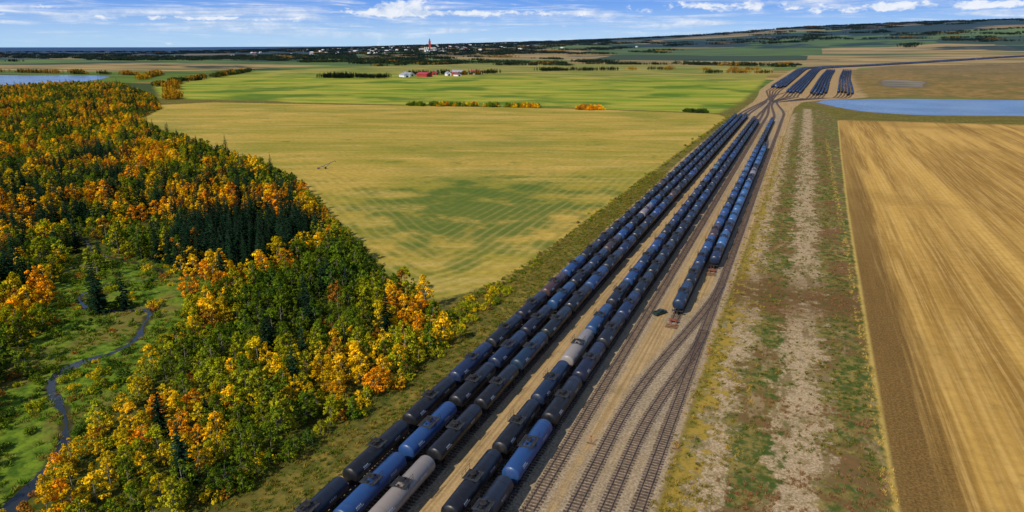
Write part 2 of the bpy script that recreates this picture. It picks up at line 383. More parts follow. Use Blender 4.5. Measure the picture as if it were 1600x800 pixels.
# ---------------------------------------------------------------- water
def water_mat(name,c,rough,bs,spec=0.5,bump=0.25):
    n=NT(name); p=n.new('ShaderNodeNewGeometry').outputs['Position']
    q=n.noise(p,bs,4,0.6); b=n.new('ShaderNodeBump'); b.inputs['Strength'].default_value=bump; b.inputs['Distance'].default_value=0.2
    n.t.links.new(q,b.inputs['Height'])
    return n.out(n.principled(n.mix(n.mr(n.noise(p,0.012,4),0.38,0.62),c,tuple(v*1.9 for v in c)),rough,0,spec,b.outputs[0]))
wm=water_mat('pond_water',(0.05,0.085,0.12),0.2,0.4,0.35); cm=water_mat('creek_water',(0.008,0.010,0.010),0.03,0.8,0.5,0.04); mm=water_mat('marsh_water',(0.10,0.085,0.055),0.7,0.03,0.12)
def sheet(name,poly,z,mat):
    pts=catmull(list(poly)+[poly[0]],8)[:-1]
    pts=[(p[0]+random.uniform(-1.5,1.5),p[1]+random.uniform(-1.5,1.5),z) for p in pts]
    mb=MB(); mb.v=pts; mb.f=[tuple(range(len(pts)))]; mb.m=[0]
    return mb.obj(name,[mat])
for q,m_ in ((pondR,wm),(pond2,mm),(pondL,wm)): sheet('pond',q,0.06,m_)
mb=MB(); n=len(creek)
tg=np.gradient(creek,axis=0); tg/=np.linalg.norm(tg,axis=1)[:,None]
for k in range(n):
    wd=0.80+0.35*math.sin(k*0.37)+0.4*math.sin(k*0.13+1)
    wd1=wd+random.uniform(-.3,.3); wd2=wd+random.uniform(-.3,.3)
    if k>n*0.42: wd1*=0.45; wd2*=.45
    wd1=max(.2,wd1); wd2=max(.2,wd2)
    mb.v+=[(creek[k][0]-tg[k][1]*wd1,creek[k][1]+tg[k][0]*wd1,0.03),(creek[k][0]+tg[k][1]*wd2,creek[k][1]-tg[k][0]*wd2,0.03)]
for k in range(n-1): mb.f.append((2*k,2*k+1,2*k+3,2*k+2)); mb.m.append(0)
mb.obj('creek',[cm])

# ---------------------------------------------------------------- railway tracks
tie_m=simple('timber_tie',(0.085,0.058,0.042),0.9,0,0.45,0.9); rail_m=simple('rail_steel',(0.22,0.17,0.13),0.4,0.6,0.25,0.5)
def track(pts,step=0.62,name='railway_track'):
    mb=MB(); xs,ys,an=resample(pts,step)
    for x,y,a in zip(xs,ys,an):
        j=random.uniform(-0.05,0.05)
        mb.box((x+j,y,0.07),(2.6,0.26,0.14),0,a-math.pi/2+random.uniform(-0.02,0.02))
    xs,ys,an=resample(pts,3.0)
    for sd_ in(-0.7175,0.7175):
        b=len(mb.v)
        for x,y,a in zip(xs,ys,an):
            nx,ny=-math.sin(a),math.cos(a)
            for o,z in((-0.04,0.145),(-0.04,0.30),(0.04,0.30),(0.04,0.145)):
                mb.v.append((x+nx*(sd_+o),y+ny*(sd_+o),z))
        for k in range(len(xs)-1):
            for q in range(3):
                mb.f.append((b+4*k+q,b+4*k+q+1,b+4*k+q+5,b+4*k+q+4)); mb.m.append(1)
    return mb.obj(name,[tie_m,rail_m])
for k,t in enumerate(TR): track(t,0.78)

# ---------------------------------------------------------------- tank cars
def paint_mat():
    n=NT('tank_car_paint'); t=n.attr('tint','INSTANCER').outputs['Color']
    o=n.new('ShaderNodeTexCoord').outputs['Object']; rnd=n.new('ShaderNodeObjectInfo').outputs['Random']
    s=n.new('ShaderNodeSeparateXYZ'); n.t.links.new(o,s.inputs[0])
    v=n.xyz(n.m('MULTIPLY',s.outputs[0],0.6),n.m('ADD',n.m('MULTIPLY',s.outputs[1],1.1),n.m('MULTIPLY',rnd,90.0)),n.m('MULTIPLY',s.outputs[2],0.35))
    q=n.noise(v,1.4,5,0.65)
    c=n.mix(n.mr(q,0.5,0.8,0,0.22),t,(0.10,0.085,0.07))
    c=n.mix(n.mr(s.outputs[2],1.2,2.3,0.4,0.0),c,(0.07,0.05,0.035))
    return n.out(n.principled(c,n.mr(q,0.3,0.8,0.30,0.58),0,0.45))
pm=paint_mat()
dm=simple('running_gear_steel',(0.022,0.02,0.019),0.7,0.2,0.4); wh=simple('wheel_steel',(0.09,0.06,0.045),0.6,0.5,0.3); mk=simple('stencil_white',(0.6,0.6,0.58),0.6,0,0.1)
gt=simple('walkway_grating',(0.03,0.032,0.035),0.7,0.2,0.3)
def tank_mesh(variant):
    mb=MB(); Rr=1.56 if variant!=1 else 1.5; L=7.75; cz=2.85
    prof=[]
    for k in range(7):
        a=k/6*math.pi/2; prof.append((-L-0.55*math.cos(a),max(0.02,Rr*math.sin(a))))
    for k in range(7):
        a=math.pi/2-k/6*math.pi/2; prof.append((L+0.55*math.cos(a),max(0.02,Rr*math.sin(a))))
    mb.lathe_y(prof,cz,32,0); top=cz+Rr
    for rg in ((-6.2,-2.4,2.4,6.2) if variant!=1 else (-5.0,5.0)):   # jacket bands
        mb.lathe_y([(rg-0.05,Rr-0.01),(rg-0.05,Rr+0.018),(rg+0.05,Rr+0.018),(rg+0.05,Rr-0.01)],cz,32,5)
    pl=1.35 if variant!=2 else 1.9
    mb.tube((0,0,top-0.12),(0,0,top+0.42),0.52,0.52,12,5); mb.tube((0,0,top+0.42),(0,0,top+0.52),0.58,0.4,12,1)
    mb.tube((0,0.95,top-0.1),(0,0.95,top+0.28),0.22,0.2,8,1); mb.tube((0,-0.95,top-0.1),(0,-0.95,top+0.22),0.18,0.18,8,1)
    for sx in(-1,1):
        mb.box((sx*0.98,0,top-0.06),(0.62,2*pl,0.06),4)
        mb.box((sx*1.2,0,top-0.28),(0.06,0.1,0.5),1)
    for sy in(-1,1): mb.box((0,sy*(pl-0.2),top+0.0),(1.34,0.38,0.05),4)
    for sx in(-1.27,1.27):
        for yy in(-pl,0,pl): mb.tube((sx,yy,top-0.06),(sx,yy,top+0.95),0.03,0.03,4,1)
        for zz in(0.5,0.95): mb.tube((sx,-pl,top+zz),(sx,pl,top+zz),0.03,0.03,4,1)
        o=math.copysign(1.66,sx)
        for yy in(-0.22,0.22): mb.tube((o,yy,1.1),(math.copysign(1.3,sx),yy,top-0.05),0.028,0.028,4,1)
        for k in range(9):
            z=1.3+k*0.36; xx=o+(math.copysign(1.3,sx)-o)*(z-1.1)/(top-1.15); mb.tube((xx,-0.22,z),(xx,0.22,z),0.02,0.02,4,1)
        mb.tube((math.copysign(1.62,sx),-L+0.6,2.2),(math.copysign(1.62,sx),-0.5,2.2),0.02,0.02,4,1)
        mb.tube((math.copysign(1.62,sx),0.5,2.2),(math.copysign(1.62,sx),L-0.6,2.2),0.02,0.02,4,1)
    for sy in(-1,1):
        mb.box((0,sy*7.1,1.12),(0.55,3.3,0.42),1)
        mb.box((0,sy*6.0,1.35),(2.5,0.7,0.5),1,0,0.85)
        mb.box((0,sy*8.35,1.28),(2.9,0.75,0.08),4)
        for sx in(-1.4,1.4):
            mb.tube((sx,sy*8.68,1.3),(sx,sy*8.68,2.35),0.03,0.03,4,1)
            mb.box((sx,sy*8.3,0.95),(0.06,0.4,0.6),1)
        mb.tube((-1.4,sy*8.68,2.35),(1.4,sy*8.68,2.35),0.03,0.03,4,1)
        mb.box((0,sy*8.85,0.98),(0.24,0.7,0.26),1); mb.box((0.05,sy*9.0,0.98),(0.36,0.22,0.34),2)
        for ax in(-0.88,0.88):
            y=sy*6.2+ax; mb.tube((-0.95,y,0.82),(0.95,y,0.82),0.08,0.08,6,2)
            for sx in(-0.76,0.76): mb.tube((sx-0.07,y,0.78),(sx+0.07,y,0.78),0.45,0.43,14,2)
        for sx in(-1.02,1.02):
            mb.box((sx,sy*6.2,0.98),(0.16,1.5,0.2),1); mb.box((sx,sy*6.2,0.6),(0.16,0.8,0.18),1)
            mb.box((sx,sy*6.2-0.72,0.84),(0.18,0.34,0.32),1); mb.box((sx,sy*6.2+0.72,0.84),(0.18,0.34,0.32),1)
            mb.tube((sx,sy*6.2,0.68),(sx,sy*6.2,0.92),0.14,0.14,6,2)
        mb.box((0,sy*6.2,0.86),(2.0,0.4,0.28),1)
    mb.tube((0.55,8.74,2.0),(0.55,8.8,2.0),0.26,0.26,10,2)
    mb.box((0,0,0.98),(0.5,0.9,0.4),1); mb.tube((0,0,0.75),(0,0,1.4),0.12,0.12,6,1)
    mb.tube((0.75,-3.2,1.15),(0.75,-2.2,1.15),0.2,0.2,8,1)
    def patch(sx,y0,y1,a0,a1):
        rr=Rr+0.03; pts=[]
        for (yy,aa) in((y0,a0),(y1,a0),(y1,a1),(y0,a1)): pts.append((sx*rr*math.cos(aa),yy,cz+rr*math.sin(aa)))
        mb.face(pts,3)
    rn=random.Random(variant)
    for sx in(-1,1):
        y=-6.0*sx
        d=sx
        for k in range(4): patch(sx,y+d*k*0.34,y+d*(k*0.34+0.2),0.42,0.58)
        for k in range(6): patch(sx,y+d*k*0.3,y+d*(k*0.3+0.17),0.22,0.36)
        for k in range(5):
            yy=3.2*sx+d*k*0.36; patch(sx,yy,yy+d*rn.uniform(0.12,0.25),0.30,0.35)
            patch(sx,yy,yy+d*rn.uniform(0.12,0.25),0.18,0.23)
    return mb.mesh('tank_car',[pm,dm,wh,mk,gt,pm],(0,))
TM=[tank_mesh(0),tank_mesh(1),tank_mesh(2)]
BL=(0.008,0.009,0.012)
BLU=(0.014,0.052,0.165)
def car_tint(row,k):
    q=random.random()
    if q<0.50: c=(0.007,0.010,0.018)
    elif q<0.74: c=(0.008,0.020,0.055)
    elif q<0.91: c=(0.013,0.045,0.14)
    elif q<0.945: c=(0.045,0.028,0.028)
    elif q<0.98: c=(0.05,0.11,0.20)
    else: c=(0.18,0.18,0.19)
    return tuple(v*random.uniform(0.85,1.2) for v in c)
def put_car(x,y,rz,tint,v=None):
    o=bpy.data.objects.new('tank_car',TM[random.choice((0,0,1,2)) if v is None else v]); COL.objects.link(o)
    o.location=(x,y,0.0); o.rotation_euler=(0,0,rz+(math.pi if random.random()<0.4 else 0)); o['tint']=tint
    return o
special={(0,2):(0.009,0.013,0.024),(0,3):BL,(0,4):BL,(1,3):BLU,(1,4):BLU,(1,5):BL,(1,6):(0.008,0.018,0.05),(2,3):(0.21,0.185,0.165),(2,4):BL,(2,5):BL,(2,2):BL,
(3,2):BL,(3,3):BL,(3,4):BL,(3,5):(0.008,0.018,0.045),(4,1):BL,(4,2):(0.010,0.014,0.024),(4,3):BLU,(4,4):BL,(4,5):(0.008,0.012,0.03)}
first=None
ends=[742,735,745,705,690]
offs=[29.7,20.7,21.7,27.6,39.7]
for ri,X0 in enumerate(rowsX):
    y=offs[ri]-18.1*4; k=-4
    while y<ends[ri]-12:
        t=special.get((ri,k),car_tint(ri,k))
        if ri==0 and k<30 and t[2]>0.16: t=BL
        o=put_car(X0,y,0,t); first=first or o
        y+=18.1+ (random.choice((0,0,0,0,1.5)) if k>6 else 0); k+=1
y=180
while y<700: put_car(-24.2,y,0,(0.010,0.025,0.06) if y<190 else (car_tint(5,0) if random.random()<0.6 else BLU)); y+=18.1
y=224
while y<505: put_car(-20.2,y,0,(0.03,0.10,0.25) if random.random()<0.75 else car_tint(6,0)); y+=18.1

# ---------------------------------------------------------------- instancing helper
def instancer(name,pts,rots,scales,tints,idx,templates):
    me=bpy.data.meshes.new(name); me.vertices.add(len(pts)); me.vertices.foreach_set('co',np.asarray(pts,np.float32).ravel())
    a=me.attributes.new('rz','FLOAT_VECTOR','POINT'); a.data.foreach_set('vector',np.stack([np.zeros(len(pts)),np.zeros(len(pts)),rots],1).astype(np.float32).ravel())
    a=me.attributes.new('sc','FLOAT_VECTOR','POINT'); a.data.foreach_set('vector',np.asarray(scales,np.float32).ravel())
    a=me.attributes.new('tint','FLOAT_COLOR','POINT'); t4=np.concatenate([np.asarray(tints),np.ones((len(pts),1))],1); a.data.foreach_set('color',t4.astype(np.float32).ravel())
    a=me.attributes.new('idx','INT','POINT'); a.data.foreach_set('value',np.asarray(idx,np.int32))
    o=bpy.data.objects.new(name,me); COL.objects.link(o)
    ng=bpy.data.node_groups.new(name+'_gn','GeometryNodeTree')
    ng.interface.new_socket('Geometry',in_out='INPUT',socket_type='NodeSocketGeometry'); ng.interface.new_socket('Geometry',in_out='OUTPUT',socket_type='NodeSocketGeometry')
    N=ng.nodes; Lk=ng.links
    gi=N.new('NodeGroupInput'); goo=N.new('NodeGroupOutput'); jn=N.new('GeometryNodeJoinGeometry')
    def na(nm,dtp):
        q=N.new('GeometryNodeInputNamedAttribute'); q.data_type=dtp; q.inputs['Name'].default_value=nm
        return [s for s in q.outputs if s.enabled and s.name=='Attribute'][0]
    rz=na('rz','FLOAT_VECTOR'); sc=na('sc','FLOAT_VECTOR'); ix=na('idx','INT')
    mp=N.new('GeometryNodeMeshToPoints'); Lk.new(gi.outputs[0],mp.inputs[0])
    er=N.new('FunctionNodeEulerToRotation'); Lk.new(rz,er.inputs[0])
    for k,t in enumerate(templates):
        cp=N.new('FunctionNodeCompare'); cp.data_type='INT'; cp.operation='EQUAL'
        ii=[s for s in cp.inputs if s.enabled]
        Lk.new(ix,ii[0]); ii[1].default_value=k
        oi=N.new('GeometryNodeObjectInfo'); oi.inputs['Object'].default_value=t; oi.transform_space='ORIGINAL'; oi.inputs['As Instance'].default_value=True
        ip=N.new('GeometryNodeInstanceOnPoints'); Lk.new(mp.outputs[0],ip.inputs['Points']); Lk.new(cp.outputs[0],ip.inputs['Selection'])
        Lk.new(oi.outputs['Geometry'],ip.inputs['Instance']); Lk.new(er.outputs[0],ip.inputs['Rotation']); Lk.new(sc,ip.inputs['Scale'])
        Lk.new(ip.outputs[0],jn.inputs[0])
    Lk.new(jn.outputs[0],goo.inputs[0])
    md=o.modifiers.new('instances','NODES'); md.node_group=ng
    return o

# ---------------------------------------------------------------- distant yard: tracks and stored tank cars
P=[];Rz=[];T=[]
def row(keys,y0,step=18.1,skip=0.03):
    c=catmull(keys,20); xs,ys,an=resample(c,step)
    for x,y,a in zip(xs,ys,an):
        if y<y0 or random.random()<skip: continue
        P.append((x,y,float(terr(x,y))));Rz.append(a-math.pi/2);T.append(car_tint(0,0) if random.random()<0.5 else (0.010,0.04,0.13))
for cx,ys,tx in((-52,1235,-18),(-25,1100,20),(8,1085,56),(44,1105,98)):
    for q in range(5):
        x=cx+q*4.7; xe=tx+q*4.7
        if cx<0:
            kk=[(-37,940),(x-2,ys-60),(x,ys),(x*0.5+xe*0.5-2,(ys+2250)/2),(xe,2300),(xe+45,2500),(xe+150-q*3,2730),(xe+320,3035+q*2),(xe+590,3370),(xe+870,3600),(xe+1700,4050),(xe+2500,4400)]
        else:
            kk=[(-35,930),(x*0.6-8,ys-65),(x,ys),(x*0.5+xe*0.5-2,(ys+2250)/2),(xe,2230)]
        if q%2==0 or cx>=0: row(kk,ys+random.uniform(0,60))
        else: row(kk[:6],ys+random.uniform(0,60))
        track(catmull(kk[:5] if cx<0 else kk,12),1.6)
P=np.array(P); n=len(P)
instancer('stored_tank_cars',P,np.array(Rz),np.ones((n,3)),np.array(T),np.zeros(n,int),[first])

# ---------------------------------------------------------------- trees
def leaf_mat(name,base=None):
    n=NT(name); t=n.attr('tint','INSTANCER').outputs['Color']; cl=n.attr('clump').outputs['Fac']
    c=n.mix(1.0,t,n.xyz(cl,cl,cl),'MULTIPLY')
    d=n.new('ShaderNodeBsdfDiffuse'); n.t.links.new(c,d.inputs[0])
    tr=n.new('ShaderNodeBsdfTranslucent'); n.t.links.new(n.mix(1.0,c,(1.1,1.0,0.6),'MULTIPLY'),tr.inputs[0])
    mx=n.new('ShaderNodeMixShader'); mx.inputs[0].default_value=0.3; n.t.links.new(d.outputs[0],mx.inputs[1]); n.t.links.new(tr.outputs[0],mx.inputs[2])
    return n.out(mx.outputs[0])
lm=leaf_mat('leaves'); bk1=simple('aspen_bark',(0.22,0.20,0.16),0.9,0,0.4,3); bk2=simple('spruce_bark',(0.06,0.045,0.035),0.9,0,0.4,3)
def finish(mb,clumps,name,bark):
    me=mb.mesh(name,[bark,lm]); a=me.attributes.new('clump','FLOAT','FACE'); a.data.foreach_set('value',np.array(clumps,np.float32)); return me
def leafquad(mb,cl,c,nrm,sz,val,rn):
    u=nrm.orthogonal().normalized(); w_=nrm.cross(u); a=rn.uniform(0,6.28)
    u,w_=u*math.cos(a)+w_*math.sin(a),w_*math.cos(a)-u*math.sin(a)
    s1=sz*rn.uniform(0.7,1.3);s2=sz*rn.uniform(0.5,0.9)
    mb.face([c-u*s1,c-w_*s2,c+u*s1,c+w_*s2],1); cl.append(val)
def aspen_mesh(seed,H=9.5,Rc=2.4,ncl=40,per=26,leaf=0.27):
    rn=random.Random(seed); mb=MB(); 
    lean=(rn.uniform(-0.3,0.3),rn.uniform(-0.3,0.3)); pts=[(0,0,-0.2),(lean[0]*0.3,lean[1]*0.3,H*0.35),(lean[0],lean[1],H*0.7),(lean[0]*1.3,lean[1]*1.3,H*0.93)]
    rr=[0.14,0.11,0.07,0.02]
    for k in range(3): mb.tube(pts[k],pts[k+1],rr[k],rr[k+1],6,0,False)
    clumps=[]
    for k in range(ncl):
        z=rn.uniform(0.13,1.0); env=math.sin(min(1,(1.03-z)/0.6)*math.pi/2)**0.8*min(1,(z+0.05)/0.3)
        a=rn.uniform(0,6.28); rad=Rc*env*rn.uniform(0.45,1.08)
        clumps.append((Vector((lean[0]*z+math.cos(a)*rad,lean[1]*z+math.sin(a)*rad,z*H)),rn.uniform(0.45,0.9),rn.uniform(0.6,1.4)))
    for cpos,cr_,b in clumps[::4]:
        h=cpos.z*0.72; mb.tube((lean[0]*h/H,lean[1]*h/H,h),cpos,0.045,0.012,4,0,False)
    cl=[1.0]*len(mb.f)
    for cpos,cr_,b in clumps:
        for q in range(per):
            d=Vector((rn.gauss(0,1),rn.gauss(0,1),rn.gauss(0,0.8))).normalized()
            p=cpos+d*cr_*rn.uniform(0.45,1.0)
            nn=(d+Vector((0,0,0.55))+Vector((rn.gauss(0,.5),rn.gauss(0,.5),rn.gauss(0,.5)))).normalized()
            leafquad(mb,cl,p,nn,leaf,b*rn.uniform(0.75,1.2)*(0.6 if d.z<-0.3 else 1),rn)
    return finish(mb,cl,'aspen_tree',bk1)
def spruce_mesh(seed,H=12,Rb=2.3,tiers=20,leaf=0.3,per=11):
    rn=random.Random(seed); mb=MB(); mb.tube((0,0,-0.2),(0,0,H*0.97),0.18,0.02,6,0,False); cl=[1.0]*len(mb.f)
    for k in range(tiers):
        f=k/(tiers-1); z=H*(0.07+0.9*f); rad=Rb*(1-f)**0.85*rn.uniform(0.8,1.12)+0.12
        nb=max(4,int(per*(1-f*0.6)))
        for q in range(nb):
            a=rn.uniform(0,6.28); L=rad*rn.uniform(0.7,1.15); d=Vector((math.cos(a),math.sin(a),0)); sdv=Vector((-d.y,d.x,0))
            droop=-0.28*L; b=rn.uniform(0.6,1.3)
            m=3 if L>1 else 2
            for e in range(m):
                t0=e/m;t1=(e+1)/m; w0=0.42*L*0.5*(1-t0*0.75)+0.08; w1=0.42*L*0.5*(1-t1*0.95)+0.03
                p0=d*L*t0+Vector((0,0,z+droop*t0)); p1=d*L*t1+Vector((0,0,z+droop*t1+0.1*t1))
                dr=Vector((0,0,-0.16))
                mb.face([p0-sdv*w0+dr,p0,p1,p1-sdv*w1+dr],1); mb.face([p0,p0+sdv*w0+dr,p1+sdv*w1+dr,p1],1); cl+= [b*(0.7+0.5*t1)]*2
    return finish(mb,cl,'spruce_tree',bk2)
def shrub_mesh(seed,Rc=1.5,Hc=1.7,ncl=12,per=22,leaf=0.2):
    rn=random.Random(seed); mb=MB(); C=[]
    for k in range(ncl):
        a=rn.uniform(0,6.28); q=rn.uniform(0,1)**0.6; p=Vector((math.cos(a)*Rc*q,math.sin(a)*Rc*q,Hc*rn.uniform(0.3,1.0)*(1-0.45*q)))
        C.append((p,rn.uniform(0.4,0.7),rn.uniform(0.6,1.25))); mb.tube((p.x*0.2,p.y*0.2,0),p,0.03,0.01,4,0,False)
    cl=[1.0]*len(mb.f)
    for p0,cr_,b in C:
        for q in range(per):
            d=Vector((rn.gauss(0,1),rn.gauss(0,1),rn.gauss(0,.8))).normalized()
            leafquad(mb,cl,p0+d*cr_*rn.uniform(.4,1),(d+Vector((0,0,.5))+Vector((rn.gauss(0,.5),rn.gauss(0,.5),rn.gauss(0,.5)))).normalized(),leaf,b*rn.uniform(.75,1.2),rn)
    return finish(mb,cl,'willow_shrub',bk2)
def grove_mesh(seed):
    rn=random.Random(seed); mb=MB(); cl=[]
    for k in range(34):
        cx=rn.gauss(0,1)*26; cy=rn.gauss(0,1)*9; h=rn.uniform(8,14); rad=rn.uniform(3,5); b=rn.uniform(0.6,1.3)
        mb.tube((cx,cy,0),(cx,cy,h*0.6),0.25,0.15,4,0,False); cl+= [1.0]*4
        for q in range(26):
            d=Vector((rn.gauss(0,1),rn.gauss(0,1),rn.gauss(0,1))).normalized()
            p=Vector((cx,cy,h*0.58))+Vector((d.x*rad,d.y*rad,d.z*h*0.42))*rn.uniform(0.7,1)
            leafquad(mb,cl,p,(d+Vector((rn.gauss(0,.4),rn.gauss(0,.4),.3))).normalized(),1.5,b*rn.uniform(.8,1.15),rn)
    return finish(mb,cl,'tree_grove',bk2)
def tuft_mesh(seed):
    rn=random.Random(seed); mb=MB(); cl=[]
    for k in range(22):
        a=rn.uniform(0,6.28); q=rn.uniform(0,0.5); b=Vector((math.cos(a)*q,math.sin(a)*q,0)); h=rn.uniform(0.2,0.5); o=Vector((rn.uniform(-.3,.3),rn.uniform(-.3,.3),h))
        sdv=Vector((math.cos(a+1.5),math.sin(a+1.5),0))*0.06
        mb.face([b-sdv,b+sdv,b+o+sdv*0.3,b+o-sdv*0.3],1); cl.append(rn.uniform(0.7,1.4))
    return finish(mb,cl,'grass_tuft',bk2)
def place(me,name,x,y,s,tint,rz=0):
    o=bpy.data.objects.new(name,me); COL.objects.link(o); o.location=(x,y,float(terr(x,y))); o.scale=(s,s,s); o.rotation_euler=(0,0,rz); o['tint']=tint; return o
GREEN=(0.13,0.195,0.012);DGREEN=(0.06,0.12,0.014);YG=(0.34,0.35,0.013);YEL=(0.86,0.55,0.012);ORG=(0.78,0.34,0.010);RUST=(0.38,0.17,0.02);SPR=(0.011,0.030,0.014);GLD=(0.62,0.46,0.012)
am=[aspen_mesh(s_,H,Rc) for s_,H,Rc in((1,9.5,2.6),(2,8.5,3.0),(3,10.5,2.5),(4,7.5,2.7),(5,9,3.2))]
sm=[spruce_mesh(11,12,2.4),spruce_mesh(12,14,2.6,24),spruce_mesh(13,10,2.2,17)]
hm_=[shrub_mesh(21),shrub_mesh(22,1.8,2.2,15)]
gm_=[grove_mesh(31),grove_mesh(32)]
tm_=[tuft_mesh(41),tuft_mesh(42)]
ta=[place(m,'aspen_tree',x,y,.9,t,q) for m,x,y,t,q in zip(am,(-72,-76,-88,-80,-99),(131,120,150,140,158),(YEL,YG,YEL,GREEN,YG),(0,1,2,3,4))]
ts=[place(m,'spruce_tree',x,y,1.15,SPR,q) for m,x,y,q in zip(sm,(-166,-171,-163),(114,117,119),(0,1,2))]
th_=[place(m,'willow_shrub',x,y,1.0,t) for m,x,y,t in zip(hm_,(-126,-150),(88,130),(GREEN,YG))]
tgv=[place(m,'tree_grove',x,y,1.0,(0.03,0.05,0.02)) for m,x,y in zip(gm_,(-1700,-2100),(2600,2900))]
ttf=[place(m,'grass_tuft',x,y,1.0,(0.2,0.15,0.04)) for m,x,y in zip(tm_,(-12,14),(120,130))]

def nz(x,y,s,o=0.0): return mnoise.noise(Vector((x*s+o,y*s-o,o*1.7)))
def jgrid(x0,x1,y0,y1,st):
    gx,gy=np.meshgrid(np.arange(x0,x1,st),np.arange(y0,y1,st)); gx=gx.ravel()+rng.uniform(-.45,.45,gx.size)*st; gy=gy.ravel()+rng.uniform(-.45,.45,gy.size)*st; return gx,gy
gx,gy=jgrid(-1300,-60,-5,910,3.4)
f=sdf(gx,gy,forest); rr=np.hypot(gx,gy); keep=(f>0.5)&((rr<260)|(rng.random(gx.size)<np.where(rr<420,.75,.42))); gx,gy,f=gx[keep],gy[keep],f[keep]
mdw=sdf(gx,gy,meadow); crk=linedist(gx,gy,creek[::4])
sprc=[(-172,168,17),(-178,186,16),(-196,184,13),(-208,200,13),(-262,176,12),(-214,116,12),(-250,205,10),(-186,200,12),(-330,240,13),(-300,190,11),(-150,62,6),(-226,150,7),(-240,128,8),(-160,160,8),(-400,290,14),(-290,225,8)]
orgc=[(-122,84,8),(-88,148,8),(-165,150,10),(-205,140,12),(-190,160,8),(-112,62,6),(-250,240,16),(-330,290,22),(-300,210,16),(-90,75,5),(-215,255,9),(-78,128,5),(-176,98,8)]
Pa=[];Ia=[];Sa=[];Ta=[];Ps=[];Is=[];Ss=[];Tsp=[];Ph=[];Ih=[];Sh=[];Th=[]
for x,y,fe,md_,ck in zip(gx,gy,f,mdw,crk):
    rr=math.hypot(x,y)
    if ck<1.5: continue
    n1=nz(x,y,0.02); n2=nz(x,y,0.045,9.3); n3=nz(x,y,0.011,4.1)
    if md_>1.0 or ck<3.0:
        if random.random()<0.42+0.9*nz(x,y,0.06,2.2)+(0.35 if ck<4 and y>96 else 0):
            Ph.append((x,y,0));Ih.append(random.randint(0,1));k=random.uniform(.35,1.15);Sh.append((k,k,k))
            Th.append(random.choice((GREEN,GREEN,DGREEN,DGREEN,YG,(0.10,0.17,0.02),(0.14,0.2,0.02),RUST,GLD)))
            if random.random()>.09 or ck<3.5: continue
        else: continue
    clear=nz(x,y,0.03,17.0)
    if rr>140 and clear>0.45 and fe>8: 
        if random.random()<0.6: continue
    ps=sum(math.exp(-((x-a)**2+(y-b)**2)/(c_*c_)) for a,b,c_ in sprc)*1.1
    if rr>200: ps+=0.04+max(0,nz(x,y,.03,55)*0.75)
    if rr>320: ps+=max(0,n3*0.8-0.12)
    ps=ps*1.0+0.02
    if fe<9: ps*=0.3
    if random.random()<ps and fe>3:
        k=random.uniform(.6,1.1); Ps.append((x,y,0));Is.append(random.randint(0,2));Ss.append((k,k,k*random.uniform(.9,1.15)));b=random.uniform(.6,1.6);Tsp.append(tuple(v*b for v in SPR)); continue
    po=sum(math.exp(-((x-a)**2+(y-b)**2)/(c_*c_)) for a,b,c_ in orgc)
    warm=n1*1.2+n2*0.9+po*0.55+ (0.26 if rr>270 else 0.10 if rr>170 else 0.0)+random.uniform(-.3,.3)
    if y>150 and fe<25 and x>-190: warm-=0.2
    if warm>0.70: t=ORG if random.random()<.5 else YEL
    elif warm>0.36: t=random.choice((YEL,YEL,GLD,GLD,ORG,YG))
    elif warm>0.12: t=random.choice((GLD,YG,YG,YEL,GREEN))
    elif warm>-0.18: t=YG if random.random()<.6 else GREEN
    else: t=GREEN if random.random()<.75 else DGREEN
    if random.random()<0.03: t=RUST
    b=random.uniform(.65,1.15); t=(t[0]*b,t[1]*b*random.uniform(.92,1.08),t[2]*b)
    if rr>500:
        hzf=1-math.exp(-(rr-500)/9000); t=tuple(v*(1-hzf)+q*hzf for v,q in zip(t,(.06,.09,.12)))  # distance haze baked into the leaf tint
    k=random.uniform(.5,1.0)*(0.62 if fe<3 else 0.82 if fe<7 else 1); 
    if nz(x,y,0.05,31)>0.2: k*=0.8
    if rr<170: k*=0.80
    Pa.append((x,y,0));Ia.append(random.randint(0,4));Sa.append((k*random.uniform(.95,1.2),k*random.uniform(.95,1.2),k));Ta.append(t)
    if fe<5 or random.random()<.2:
        Ph.append((x+random.uniform(-2,2),y+random.uniform(-2,2),0));Ih.append(random.randint(0,1));k=random.uniform(.6,1.1);Sh.append((k,k,k));Th.append(random.choice((GREEN,YG,RUST,DGREEN,GLD)))
def rz_(n): return rng.uniform(0,6.28,n)
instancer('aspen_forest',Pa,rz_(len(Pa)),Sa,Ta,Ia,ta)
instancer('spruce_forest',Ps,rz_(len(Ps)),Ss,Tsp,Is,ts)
def scat(cx,cy,dx_,dy_,n,s0,s1,cols):
    for k in range(n):
        Ph.append((cx+random.gauss(0,dx_),cy+random.gauss(0,dy_),0));Ih.append(random.randint(0,1));k_=random.uniform(s0,s1);Sh.append((k_,k_,k_*1.1));Th.append(random.choice(cols))
for k in range(130):
    t=random.random(); x=-445+t*165+random.gauss(0,3); y=720+t*37+random.gauss(0,3)
    if nz(x,y,.03,3)<-0.12: continue
    scat(x,y,2,2,2,0.8,2.6,(DGREEN,GREEN,GREEN,YG,ORG,RUST,YEL) if x>-400 else (DGREEN,GREEN))
scat(-222,752,7,4,34,1.6,3.0,(ORG,ORG,YEL,RUST)); scat(-103,762,8,3,22,1.2,2.2,(DGREEN,(0.03,.05,.015)))
for k in range(160):
    t=random.random(); scat(-76+t*10+random.gauss(0,1.2),165+t*560,.8,3,1,.3,.6,(YG,(0.2,.15,.04),GREEN))
for k in range(170):
    scat(-76+random.uniform(-4,4),random.uniform(115,175),1,1,1,.3,.9,(YG,YG,GLD,GREEN,(0.2,.15,.04)))
instancer('shrub_thicket',Ph,rz_(len(Ph)),Sh,Th,Ih,th_)
Pt=[];It=[];St=[];Tt=[]
